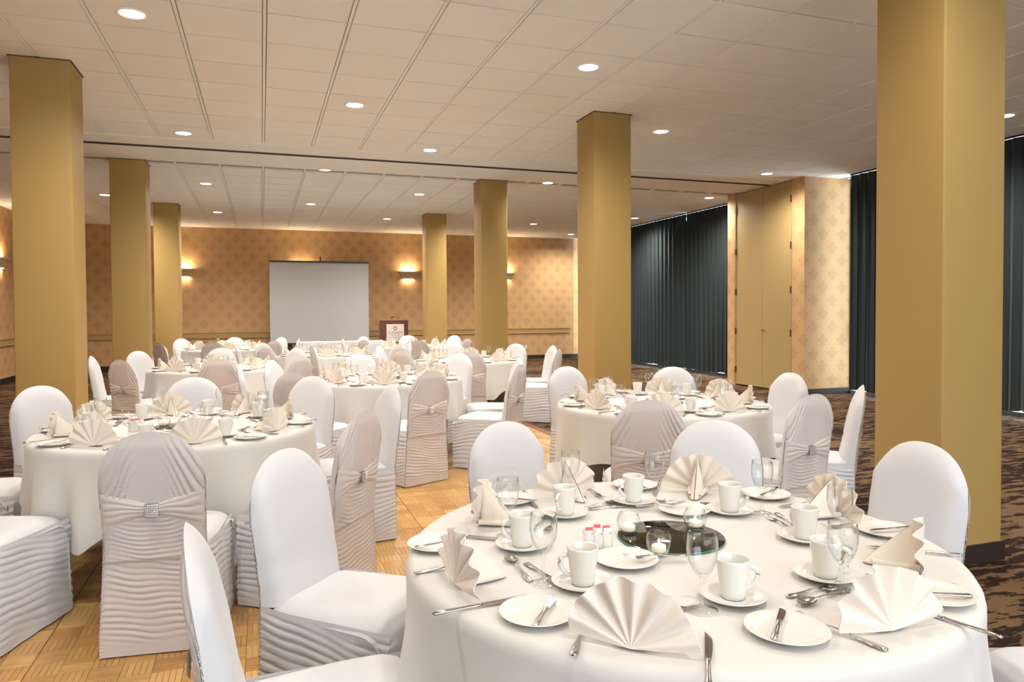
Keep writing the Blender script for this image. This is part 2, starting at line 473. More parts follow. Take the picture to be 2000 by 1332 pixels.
curtain(2.2, 4.50, 'dark pleated curtain continuing past the right picture edge', 6)

# ------------------------------------------------------------------ columns
def column(cx, cy, label):
    o = empty('column', (cx, cy, 0), label=label, cat='column', group='tan square columns')
    h = .228; r = .012; b = MB(); n_ = 3
    ring = []
    for sx, sy, a0 in ((1, 1, 0), (-1, 1, pi/2), (-1, -1, pi), (1, -1, 3*pi/2)):
        for k in range(n_+1):
            a = a0+pi/2*k/n_; ring.append((sx*(h-r)+r*cos(a), sy*(h-r)+r*sin(a)))
    N = len(ring)
    b.add([(x, y, 0.0) for x, y in ring]+[(x, y, ZC+.01) for x, y in ring], [(i, (i+1) % N, N+(i+1) % N, N+i) for i in range(N)])
    b.build('shaft', M['column'], o)
    t = MB(); t.box(-h-.012, h+.012, -h-.012, h+.012, 0, .105); t.build('base_trim', M['brown'], o)
    t = MB(); t.box(-h-.010, h+.010, -h-.010, h+.010, ZC-.012, ZC-.003); t.build('ceiling_trim', M['hinge'], o)
for cx, cy, lb in ((-1.765, 7.385, 'tan square column nearest on the left, behind the left foreground table'),
                   (-1.775, 11.665, 'tan square column second in the left row'),
                   (-1.775, 15.985, 'tan square column third and farthest in the left row'),
                   (3.692, 3.115, 'tan square column nearest on the right, cut by the picture top'),
                   (3.692, 7.40, 'tan square column second in the right row, behind round table'),
                   (3.685, 11.665, 'tan square column third in the right row'),
                   (3.705, 15.945, 'tan square column farthest in the right row, beside wall sconce')):
    column(cx, cy, lb)

# ------------------------------------------------------------------ ceiling downlights
def downlight(x, y, label, dim=False):
    o = empty('ceiling_light', (x, y, ZC-.006), label=label, cat='ceiling light', group='round recessed ceiling lights')
    ring = MB().lathe([(.088, .004), (.110, .002), (.112, -.003), (.104, -.007), (.090, -.006), (.084, .003)], 36)
    ring.build('trim_ring', M['grid'], o)
    MB().lathe([(.0, -.003), (.05, -.003), (.088, -.002)], 36).build('diffuser', M['bulb_dim' if dim else 'bulb'], o)
    if not dim:
        L = bpy.data.lights.new('downlight', 'SPOT'); L.energy = LAMP_W*4*(1.5 if y > 10.5 else 1.0 if y > 5 else .50); L.color = LAMP_COL
        L.spot_size = radians(165); L.spot_blend = 0.9; L.shadow_soft_size = .085
        lo = bpy.data.objects.new('lamp', L); COL.objects.link(lo); lo.parent = o; lo.location = (0, 0, -.045)
LT = [(-.867, 5.908, 'largest, top left of the picture'), (-.873, 9.601, 'above the left foreground table, just before the track'),
 (.956, 7.754, 'left of centre, between the track and the camera'), (2.798, 5.909, 'top centre, nearest left of the second right column'),
 (2.181, 9.592, 'centre, just before the dark ceiling track'), (4.639, 7.737, 'just right of the second right column'),
 (-.866, 13.215, 'beyond the track, right of the second left column'), (-2.703, 15.011, 'left of the second left column'),
 (-.879, 16.874, 'far left, near the far wall'), (.946, 11.40, 'unlit, just beyond the ceiling track'),
 (.962, 15.068, 'over the projection screen side of the room'), (2.799, 13.24, 'beyond the track, centre of the far half'),
 (2.806, 16.931, 'far centre, left of the farthest right column'), (4.637, 11.41, 'right of the third right column beyond the track'),
 (6.462, 16.867, 'far right of the third right column'), (8.338, 18.794, 'farthest right, by the far wall corner'),
 (8.356, 15.114, 'over the far curtains, beside the second right column'), (8.25, 11.977, 'just beyond the door wall'),
 (7.691, 9.587, 'in front of the door wall')]
for x, y, d in LT: downlight(x, y, 'round recessed ceiling light '+d, dim='unlit' in d)
for k, (x, y) in enumerate(((4.64, 4.05), (.956, 4.05), (8.0, 5.9), (-4.3, 7.7), (-2.8, 4.05), (-.87, 2.2), (2.8, 2.2), (6.4, 2.2),
                            (.956, .4), (4.64, .4), (-2.7, .4), (8.1, 2.4), (2.8, -1.5), (-.87, -1.5), (6.4, -1.5), (.956, -3.3), (4.64, -3.3), (4.64, 15.1), (6.4, 13.2), (6.4, 5.9))):
    downlight(x, y, 'recessed ceiling light outside the picture, %s, %s' % (
        {4.05: 'just above the frame', 5.9: 'hidden by the nearest columns', 7.7: 'behind the nearest left column', 2.2: 'over the nearest table row', .4: 'over the camera', -1.5: 'behind the camera', -3.3: 'by the added window', 2.4: 'by the curtains', 15.1: 'behind the second right column', 13.2: 'hidden by the right columns'}[y],
        {-4.3: 'by the left wall', -2.8: 'left side', -2.7: 'left side', -.87: 'left of centre', .956: 'centre', 2.8: 'right of centre', 4.64: 'right side', 6.4: 'far right', 8.0: 'window side', 8.1: 'window side'}[x]))

# ------------------------------------------------------------------ wall sconces
def sconce(loc, rz, label):
    o = empty('wall_sconce', loc, rz, label=label, cat='wall sconce', group='wedge wall sconces')
    b = MB()   # local: y out of the wall; open top and bottom wedge
    W, w, D, d, z0, z1 = .265, .155, .15, .06, -.11, .085
    fz = [(-W, 0, z1), (-W, D, z1), (W, D, z1), (W, 0, z1)]; lz = [(-w, 0, z0), (-w, d, z0), (w, d, z0), (w, 0, z0)]
    t = .006
    fi = [(-W+t, 0, z1), (-W+t, D-t, z1), (W-t, D-t, z1), (W-t, 0, z1)]; li = [(-w+t, 0, z0), (-w+t, d-t, z0), (w-t, d-t, z0), (w-t, 0, z0)]
    V = fz+lz+fi+li; F_ = []
    for i in range(3):
        F_ += [(i, i+1, i+5, i+4), (i+8, i+12, i+13, i+9), (i, i+8, i+9, i+1), (i+4, i+5, i+13, i+12)]
    b.add(V, F_, 0, False)
    b.box(-W, W, D-.002, D+.004, z1-.03, z1+.004)
    b.build('shade', M['sconce'], o)
    MB().tube([(-.10, .03, -.01), (.10, .03, -.01)], .014, 10).build('lamp_tube', M['sconce_glow'], o)
    for zz, rx, e in ((.06, pi, 1.0), (-.07, 0, .6)):
        L = bpy.data.lights.new('sconce_lamp', 'AREA'); L.shape = 'RECTANGLE'; L.size = .30; L.size_y = .07; L.energy = SCONCE_W*e; L.color = SCONCE_COL
        lo = bpy.data.objects.new('lamp', L); COL.objects.link(lo); lo.parent = o; lo.location = (0, .075 if zz > 0 else .035, zz); lo.rotation_euler = (rx, 0, 0)
for x, lb in ((-1.87, 'lit wedge wall sconce right of the third left column'), (1.02, 'lit wedge wall sconce hidden above the projection screen'),
              (3.875, 'lit wedge wall sconce between the screen and the farthest right column'), (6.74, 'lit wedge wall sconce right of the third right column')):
    sconce((x, YF, 2.45), pi, lb)
sconce((XL, 16.95, 2.45), -pi/2, 'lit wedge wall sconce on the left side wall at picture edge')
ot = tag(MB().box(7.34, 7.42, YF-.008, YF, .30, .41).build('wall_outlet', M['plate_outlet']), 'small power outlet low on the far wall, right of the columns', 'outlet')
s_ = MB()
for z in (.335, .375): s_.box(7.362, 7.398, YF-.011, YF-.008, z-.013, z+.013)
s_.build('socket', M['paper'], ot)

# ------------------------------------------------------------------ parquet dance floor
PX0, PX1, PYA, PYB = -1.80, 3.14, 2.72, 10.6
df = empty('dance_floor', (0, 0, 0), label='golden parquet dance floor laid in the carpet', cat='floor')
MB().box(PX0, PX1, PYA, PYB, .001, .0105).build('floor_bed', M['oakdark'], df)
ed = MB()
ed.box(PX0-.035, PX0-.002, PYA, PYB, .0, .013); ed.box(PX1+.002, PX1+.035, PYA, PYB, 0, .013); ed.box(PX0-.035, PX1+.035, PYB, PYB+.035, 0, .013)
ed.build('edge_strip', M['hinge'], df)
BL = .1145; NS = 5; PAN = 8
def strip_geo(cx, cy, along, ln, wd):
    hx, hy = (ln/2, wd/2) if along == 0 else (wd/2, ln/2)
    hx -= .0003; hy -= .0003; e = .0006
    return [(cx-hx, cy-hy, .0105), (cx+hx, cy-hy, .0105), (cx+hx, cy+hy, .0105), (cx-hx, cy+hy, .0105),
            (cx-hx+e, cy-hy+e, .0150), (cx+hx-e, cy-hy+e, .0150), (cx+hx-e, cy+hy-e, .0150), (cx-hx+e, cy+hy-e, .0150)]
SF = [(4,5,6,7),(0,1,5,4),(1,2,6,5),(2,3,7,6),(3,0,4,7)]
pan = PAN*BL+.004
strips = []
rp = random.Random(3)
npx = int((PX1-PX0)/pan)+1; npy = int((PYB-PYA)/pan)+1
for pj in range(npy):
    for pi_ in range(npx):
        for bj in range(PAN):
            for bi in range(PAN):
                x0 = PX0+pi_*pan+bi*BL; y0 = PYA+pj*pan+bj*BL
                if x0+BL > PX1 or y0+BL > PYB: continue
                al = (bi+bj+pi_+pj) % 2
                bt = rp.gauss(.5, .22)
                for k in range(NS):
                    o_ = (k+.5)*BL/NS
                    cx, cy = (x0+BL/2, y0+o_) if al == 0 else (x0+o_, y0+BL/2)
                    strips.append((cx, cy, al, min(1, max(0, bt+rp.gauss(0, .09)))))
cand = []
for i, (cx, cy, al, tn) in enumerate(strips):
    q = project((cx, cy, .015))
    if q and 0 < q[0] < 760 and 0 < q[1] < 1335 and cx < .35: cand.append((q[2], i))
cand.sort(); near = {i for _, i in cand[:296]}
def strip_mesh(al, tone):
    me = bpy.data.meshes.new('parquet_strip'); me.from_pydata(strip_geo(0, 0, al, BL, BL/NS), [], SF); me.materials.append(M['wood'])
    a = me.attributes.new('tone', 'FLOAT', 'FACE'); a.data.foreach_set('value', [tone]*5)
    a = me.attributes.new('along', 'FLOAT', 'FACE'); a.data.foreach_set('value', [float(al)]*5)
    return me
SM = {(al, t): strip_mesh(al, t/7) for al in (0, 1) for t in range(8)}
vv, ff, tones, als = [], [], [], []
for i, (cx, cy, al, tn) in enumerate(strips):
    if i in near:
        linkmesh('parquet_strip', SM[(al, int(round(tn*7)))], df, (cx, cy, 0))
    else:
        o_ = len(vv); vv += strip_geo(cx, cy, al, BL, BL/NS); ff += [tuple(k+o_ for k in f) for f in SF]; tones += [tn]*5; als += [float(al)]*5
me = bpy.data.meshes.new('parquet_field'); me.from_pydata(vv, [], ff); me.materials.append(M['wood'])
me.attributes.new('tone', 'FLOAT', 'FACE').data.foreach_set('value', tones)
me.attributes.new('along', 'FLOAT', 'FACE').data.foreach_set('value', als)
tag(linkmesh('parquet_field', me, df), kind='stuff')

# ------------------------------------------------------------------ covered banquet chair
def sstep(a, b, x):
    t = min(1, max(0, (x-a)/(b-a))); return t*t*(3-2*t)
def wob(x, y, s):
    return (sin(3.1*x+1.7*y+s)+sin(5.3*y-2.2*x+2.1*s)+sin(7.7*x+4.1*y+.7*s))/3
def hwz(z):
    if z < .5: return .215-.022*sstep(0, .5, z)
    return .193+.006*sstep(.5, .74, z)
def ztop(u): return .722+.203*max(0, 1-abs(u)**2.2)**.5
def yb(z): return -.248-.065*max(0, (z-.42)/.50)**1.25
def fold(t):  # soft ridge with sharp valley, -.5..+.5
    f_ = t-math.floor(t); return sqrt(max(0, sin(pi*f_)))-.62
def chair_meshes(seed):
    out = {}
    # smooth front: back rest front + seat + front drop
    b = MB()
    def front(u, v):
        uu = 2*u-1; z0 = .44; z = z0+v*(ztop(uu)-z0); x = uu*hwz(z)
        th = .058-.018*sstep(.6, .9, z)
        rim = max(abs(uu)**9, v**14)
        y = yb(z)+th*(1-rim)+.016*(1-sstep(.44, .60, z))*(1-abs(uu)**4)
        wr = .0018*sin(70*z+9*abs(uu)+seed)*sstep(.45, .95, abs(uu))*(1-sstep(.55, .75, z))
        if seed == 2: wr += .0075*fold((z+.22*uu*uu-.10*uu)*26+.5*wob(uu, z*3, 4))*sstep(-.9, .5, uu)*(1-sstep(.62, .80, z))*(1-rim)
        return (x, y+wr, z)
    b.grid(front, 36, 64, flip=False)
    path = [(-.215, .452), (-.17, .468), (-.08, .474), (.06, .476), (.17, .472), (.215, .458), (.240, .430), (.250, .39), (.254, .30), (.257, .15), (.260, .012)]
    def seat(u, v):
        uu = 2*u-1; s = v*(len(path)-1); i = min(int(s), len(path)-2); t = s-i
        y = path[i][0]*(1-t)+path[i+1][0]*t; z = path[i][1]*(1-t)+path[i+1][1]*t
        hw = .204+.016*sstep(-.2, .2, y)+.004*(1-z/.47)
        e = abs(uu)**7
        if z > .40: z -= .050*e
        y -= .020*e*sstep(.14, .255, y)*(1 if z < .46 else .3)
        z += -.010*(1-uu*uu)*sstep(.2, -.1, y)*sstep(-.22, -.1, y)*(z > .44)
        return (uu*hw, y, z)
    b.grid(seat, 30, 44, flip=True)
    out['seat_cover'] = b.mesh('seat_cover', M['cover'])
    # ruched side skirts
    for sx in (-1, 1):
        b = MB()
        def side(u, v, sx=sx):
            y = -.250+u*.505; zt = .448-.008*u; z = .008+v*(zt-.008)
            base = .212+.006*(1-z/.45)-.014*sstep(.3, 0, u)*sstep(.2, .45, z)
            ed = 1-4*u*(1-u)
            t = z*(34-5*u)+(3.6*u if seed != 2 else -1.6*u)+.45*wob(u*1.4, z*3, seed+sx)+.6*sin(10*z+2*u+seed)
            am = .40+.60*sin(15*z+4*u+seed)**2
            d = .0165*fold(t)*(.5+.5*ed)*am+.0035*fold(z*78+2.5*u)*ed**2
            d *= sstep(.0, .05, z-.015)*(1-sstep(.39, .445, z))
            d += .006*wob(u*3, z*4, seed+5*sx)*(1-sstep(.38, .44, z))
            rear = .0045*sin(2*pi*z*70+seed)*sstep(.05, 0, u)
            kk = sstep(.07, 0, u)
            return (sx*((base+d)*(1-kk)+(hwz(z)+.003+abs(rear)*.5)*kk), y+rear*.4+.004*kk, z)
        b.grid(side, 26, 130, flip=(sx > 0) is False)
        out['side_skirt%d' % sx] = b.mesh('side_skirt', M['cover'])
    # ruched back panel
    b = MB()
    def back(u, v):
        uu = 2*u-1; z = .006+v*(ztop(uu)-.006); x = uu*hwz(z); ax = abs(uu)
        y = yb(z); ed = ax**3
        low = 1-sstep(.385, .40, z)
        t = z*41+1.1*uu*(1 if seed % 2 else -1)+.42*wob(uu*.9, z*3, seed)-.5*ax*ax+.55*sin(9*z+1.4*uu+2*seed)
        am = .40+.60*sin(17*z+2.6*uu+seed)**2
        d_low = .0165*fold(t)*(.7+.3*ed)*am+.0030*fold(z*88+1.5*uu)*ed*ed
        d_low *= sstep(.045, .09, z)
        t2 = z*50+2.3*(1-ax*ax)+.4*wob(uu, z*4, seed+3)
        d_mid = .0135*fold(t2)*am+.014
        q = (z-.55)-.44*(1-ax)**1.3
        t3 = q*17+.35*wob(uu*1.2, z*3, seed+8)
        d_top = .0280*fold(t3)*sstep(.20, .62, ax)*(.75+.25*sin(20*q+seed))*(1-.30*ax)+.010*(1-sstep(.86, .925, z))+.006*(1-ax*ax)
        k = sstep(.58, .64, z)
        d = low*d_low+(1-low)*((1-k)*d_mid+k*d_top)
        rim = max(ax**14, v**30)
        fr = sstep(.93, 1.0, ax)*(1-sstep(.80, .9, z))
        d *= (1-rim)
        ruf = .0042*sin(2*pi*z*72+seed*2)*fr
        return (x+(1 if uu > 0 else -1)*(abs(ruf)*1.1), y-d+ruf*.7, z)
    b.grid(back, 56, 210, flip=True)
    out['back_panel'] = b.mesh('back_panel', M['ruche'])
    # gathered band across the back
    b = MB()
    def band(u, v):
        uu = 2*u-1; ax = abs(uu); hh = .017+.056*ax**.95
        z = .607+(v-.5)*2*hh-.012*ax*ax+.012*ax
        x = uu*hwz(z)*.995
        prof = sqrt(max(0, 1-(2*v-1)**2))
        d = .012+prof*(.012-.006*ax)+.0085*fold(v*4+.4*wob(uu, v, seed))*(.35+.65*sstep(0, .5, ax))*prof
        d *= 1-ax**10
        return (x, yb(z)-d-.004, z)
    b.grid(band, 48, 28, flip=True)
    out['sash'] = b.mesh('sash', M['ruche'])
    b = MB(); yy = yb(.607)-.038
    def bk(u, v):
        uu = 2*u-1; return (uu*.026, yy-.006*(1-uu*uu), .607+(v-.5)*.052)
    b.grid(bk, 6, 2, flip=True)
    def bk2(u, v):
        uu = 2*u-1; return (uu*.026, yy+.012, .607+(v-.5)*.052)
    b.grid(bk2, 6, 2)
    for i in range(6):
        for j in range(6):
            cx = (i-2.5)*.0083; cz = .607+(j-2.5)*.0083; cyy = yy-.006*(1-(cx/.026)**2); r = .0037
            b.add([(cx-r, cyy, cz-r), (cx+r, cyy, cz-r), (cx+r, cyy, cz+r), (cx-r, cyy, cz+r), (cx, cyy-.004, cz)], [(0,1,4),(1,2,4),(2,3,4),(3,0,4)], 0, False)
    out['rhinestone_buckle'] = b.mesh('rhinestone_buckle', M['silver'])
    return out
CHV = [chair_meshes(s) for s in (1, 2, 5)]
def make_chair(x, y, fx, fy, label, var=0):
    o = empty('banquet_chair', (x, y, FLOORZ(x, y)), atan2(-fx, fy), label=label, cat='chair', group='white covered banquet chairs')
    for nm, me in CHV[var % len(CHV)].items(): linkmesh(me.name.split('.')[0], me, o)
    return o
def FLOORZ(x, y): return .015 if (PX0 < x < PX1 and PYA < y < PYB) else 0.0

# ------------------------------------------------------------------ tables
R_T = .735; ZT = .76
def make_table_mesh():
    t = MB(); t.lathe([(0, .735), (.715, .735), (.722, .728), (.722, .712), (.715, .705), (0, .705)], 48)
    top = t.mesh('tabletop', M['hinge'])
    l = MB(); l.tube([(0, 0, 0), (0, 0, .705)], .016, 8)
    return top, l.mesh('table_leg', M['black'])
TOPM, LEGM = make_table_mesh()
def cloth_mesh(seed, side=1.06):
    rnd = random.Random(seed); ph = [rnd.uniform(0, 6.28) for _ in range(6)]
    nf = 13
    def L(th):
        c = max(abs(cos(th)), abs(sin(th)))
        return min(side/c, 1.22)
    NT_, NR = 264, 40
    vs, fs = [], []
    rings = [0, .2, .4, .55, .66, .70, .718]
    for r in rings:
        for k in range(NT_):
            th = 2*pi*k/NT_; vs.append((r*cos(th), r*sin(th), ZT+.0006*sin(9*r+3*th)))
    nd = 26
    for j in range(1, nd+1):
        for k in range(NT_):
            th = 2*pi*k/NT_; drop = L(th)-R_T; s = drop*j/nd
            # rounded rim then near vertical fall, folds growing downwards
            rc = .030
            if s < rc*pi/2:
                a = s/rc; r = .718+rc*.72*sin(a); z = ZT-rc*(1-cos(a))
            else:
                q = s-rc*pi/2; r = .718+rc*.72; z = ZT-rc-q
                g = sstep(0, .42, q)
                w_ = .55*sin(nf*th+ph[0]+.5*sin(2*th+ph[1]))+.30*sin((nf+6)*th+ph[2])+.15*sin(29*th+ph[3])
                r += g*(.042*w_+.018)
            vs.append((r*cos(th), r*sin(th), max(z, .022)))
    nr = len(rings)+nd
    for j in range(nr-1):
        for k in range(NT_):
            a = j*NT_+k; b_ = j*NT_+(k+1) % NT_
            fs.append((a, b_, b_+NT_, a+NT_))
    b = MB(); b.add(vs, fs)
    return b.mesh('tablecloth', M['cloth'])
CLV = [cloth_mesh(s) for s in (11, 12, 13)]
TABLES = [ # x, y, name, square-corner rotation
 (1.080, 1.745, 'the nearest table', 20), (-.445, 4.47, 'the left foreground table', 2), (2.66, 4.43, 'the right foreground table', 35),
 (1.14, 7.01, 'the central table', 25), (-.53, 9.2, 'the table beside the second left column', 60), (2.63, 9.38, 'the table before the third right column', 40),
 (.94, 11.4, 'the table below the projection screen', 15), (-.64, 14.1, 'the far table beside the third left column', 30), (2.71, 13.55, 'the far table before the lectern', 50)]
for i, (x, y, nm, rot) in enumerate(TABLES):
    z0 = FLOORZ(x, y)
    o = empty('banquet_table', (x, y, z0), radians(rot+45), label='round folding table under cloth, '+nm, cat='table', group='round banquet tables')
    lm = linkmesh('tabletop', TOPM, o)
    for a, b_ in ((.30, .22), (-.30, .22), (-.30, -.22), (.30, -.22)): linkmesh('table_leg', LEGM, o, (a, b_, 0))
    c = linkmesh('tablecloth', CLV[i % 3], None, (x, y, 0), radians(rot))
    tag(c, 'white cloth draped over '+nm, 'tablecloth', 'white round-table cloths')

# ------------------------------------------------------------------ tableware prototypes (meshes)
def cup_mesh():
    b = MB()
    b.lathe([(0, .004), (.020, .003), (.0245, 0), (.0265, .001), (.0285, .012), (.0325, .045), (.0370, .084), (.0378, .0875), (.0362, .0885), (.0345, .086), (.0300, .045), (.0262, .014), (.020, .009), (0, .008)], 32)
    h = []
    for k in range(13):
        a = -pi/2+pi*k/12; h.append((.0300+.0235*cos(a)*(1+.22*sin(a))+.003*sin(a), 0, .045+.025*sin(a)))
    b.tube(h, [.0042]*13, 8, flat=1.4)
    return b.mesh('coffee_cup', M['china'])
def saucer_mesh():
    return MB().lathe([(0, .0055), (.026, .0050), (.029, .0065), (.032, .0055), (.055, .009), (.0735, .0165), (.0748, .0160), (.0740, .0145), (.055, .0060), (.036, .0015), (.034, 0), (.030, 0), (.028, .002), (0, .002)], 40).mesh('saucer', M['china'])
def plate_mesh(R=.083):
    s = R/.083
    return MB().lathe([(0, .0055), (.045*s, .0055), (.058*s, .0068), (.070*s, .011), (.0815*s, .0155), (.083*s, .0150), (.0822*s, .0135), (.068*s, .0075), (.054*s, .0015), (.052*s, 0), (.048*s, 0), (.046*s, .002), (0, .002)], 44).mesh('side_plate', M['china'])
def glass_mesh():
    return MB().lathe([(0, .003), (.010, .0032), (.026, .0018), (.0335, .0008), (.0340, 0.0002), (.0335, .0014), (.020, .0042), (.0085, .0085), (.0052, .016), (.0042, .03), (.0040, .055), (.0046, .066), (.0075, .0725), (.014, .079), (.0235, .092), (.0305, .110), (.0335, .128), (.0335, .145), (.0318, .160), (.0308, .168), (.0300, .168), (.0320, .150), (.0322, .130), (.0290, .110), (.0215, .094), (.012, .082), (0, .078)], 40).mesh('wine_glass', M['glass'])
def knife_mesh(L=.225, blade=.5):
    b = MB(); y0 = -L/2; ym = L/2-L*blade
    ys = [y0, y0+.004, y0+.03, y0+.06, ym-.012, ym-.004, ym]
    b.tube([(0, y, .0052) for y in ys], [.0040, .0072, .0068, .0052, .0046, .0062, .0048], 10, flat=.55)
    n = 14; vs = []; fs = []
    for i in range(n+1):
        t = i/n; y = ym+t*L*blade
        xa = -.0055; xb = .0062+.0030*sin(pi*t*.95)
        if t > .72:
            q = (t-.72)/.28; xb = xb*(1-q**2)+xa*q**2
        vs += [(xa, y, .0046), (xb, y, .0040), (xb, y, .0052), (xa, y, .0064)]
    for i in range(n):
        o = i*4
        for k in range(4): fs.append((o+k, o+(k+1) % 4, o+4+(k+1) % 4, o+4+k))
    b.add(vs, fs, 0, False)
    return b.mesh('dinner_knife', M['steel'])
def handle(b, L, head):
    """handle from y=-L/2 to the neck of a fork or spoon; the neck arches up"""
    yn = L/2-head
    ys = [-L/2, -L/2+.005, -L/2+.028, -L/2+.06, yn-.03, yn-.010, yn]
    zs = [.003, .003, .0035, .0055, .0085, .0075, .006]
    b.tube([(0, y, z) for y, z in zip(ys, zs)], [.0045, .0092, .0085, .0050, .0032, .0034, .0045], 10, flat=.32)
    return yn
def fork_mesh(L=.195):
    b = MB(); head = .070; yn = handle(b, L, head)
    def zc(t): return .006-.0045*sin(pi*min(1, t*1.2))+.007*max(0, t-.45)
    n = 6; vs = []; fs = []
    for i in range(n+1):
        t = i/n*.45; w = .0045+.0075*sstep(0, .30, t)
        for x in (-w, w):
            for dz in (0, .0016): vs.append((x, yn+t*head, zc(t)+dz))
    for i in range(n):
        o = i*4; fs += [(o, o+4, o+6, o+2), (o+1, o+3, o+7, o+5), (o, o+1, o+5, o+4), (o+2, o+6, o+7, o+3)]
    b.add(vs, fs)
    for k in range(4):
        x0 = (k-1.5)*.0064
        b.tube([(x0*(1+.06*t), yn+head*t, zc(t)+.0008) for t in (.43, .58, .74, .90, 1.0)], [.0019, .0018, .0016, .0012, .0006], 6, flat=.7)
    return b.mesh('fork', M['steel'])
def spoon_mesh(L=.180):
    b = MB(); head = .055; yn = handle(b, L, head)
    def bowl(u, v, off=0):
        a = 2*pi*u; r = v; t = .5-.5*cos(a)*r
        x = .0175*r*sin(a)*(1-.12*cos(a)); y = yn+head/2-head/2*r*cos(a)
        return (x, y, .0022+off+.0065*r*r)
    b.grid(lambda u, v: bowl(u, v), 24, 7); b.grid(lambda u, v: bowl(u, v, .0012), 24, 7, flip=True)
    return b.mesh('spoon', M['steel'])
def napkin_mesh(seed):
    rnd = random.Random(seed); b = MB(); R = .128; npl = 7
    amp = [rnd.uniform(.75, 1.2) for _ in range(npl+2)]; rr = [rnd.uniform(-.006, .006) for _ in range(npl+2)]
    def fan(u, v, off=0.0):
        a = radians(3)+u*radians(174); s = u*npl; i = int(min(s, npl-1e-6)); f_ = s-i
        tri = 1-abs(2*f_-1)                       # 0..1..0 pleat profile
        tri = 1-abs((f_/.62 if f_ < .62 else (1-f_)/.38)*2-1) if False else (f_/.66 if f_ < .66 else (1-f_)/.34)
        tri = sstep(0, 1, tri)*.75+tri*.25
        r = v*(R+rr[i]*(1-f_)+rr[i+1]*f_)*(1+.015*tri)
        d = (tri-.4)*.027*amp[i]*(v**1.05)*(.55+.45*sin(a))+.004*sin(5*u+seed+3*v)*v
        x = -r*cos(a); z = .004+r*sin(a)
        y = -d+.16*z+off*(1-.3*v)+.018*cos(2*a)*v*(.3)
        return (x, y, max(z, .003))
    b.grid(fan, npl*8, 9)
    b.grid(lambda u, v: fan(u, v, .0022), npl*8, 9, flip=True)
    # hemmed rim
    b.grid(lambda u, v: tuple(Vector(fan(u, 1.0))*(1-v)+Vector(fan(u, 1.0, .0022))*v), npl*8, 1)
    # folded tail propping the fan from behind
    for sx in (-1, 1):
        def tail(u, v, sx=sx):
            yr = .014+u*.122; zr = (.118)*(1-u)**.9+.004
            yl = .006+u*.130; xl = sx*(.030*(1-u)**.5*u**.2+.005)
            bul = .006*sin(pi*v)
            return (sx*.0012*(1-v)+xl*v+sx*bul*.6, yr*(1-v)+yl*v, zr*(1-v)+.004*v)
        b.grid(tail, 14, 8, flip=sx < 0)
    for sx in (-1, 1):                               # rolled loops at the foot
        def roll(u, v, sx=sx):
            a = pi*1.6*v-.5; y = .010+u*.105; r = .0095*(1-.25*u)
            return (sx*(.028-.014*u+r*cos(a)), y, .0115+r*sin(a)*.95)
        b.grid(roll, 8, 12)
    return b.mesh('napkin', M['napkin'])
CUP, SAU, PLA, GLA = cup_mesh(), saucer_mesh(), plate_mesh(), glass_mesh()
KNI, BUT, FOR, DFO, SPO = knife_mesh(), knife_mesh(.165, .42), fork_mesh(), fork_mesh(.170), spoon_mesh()
NAP = [napkin_mesh(s) for s in (1, 2, 3)]
BUT.name = 'butter_knife'; DFO.name = 'dessert_fork'

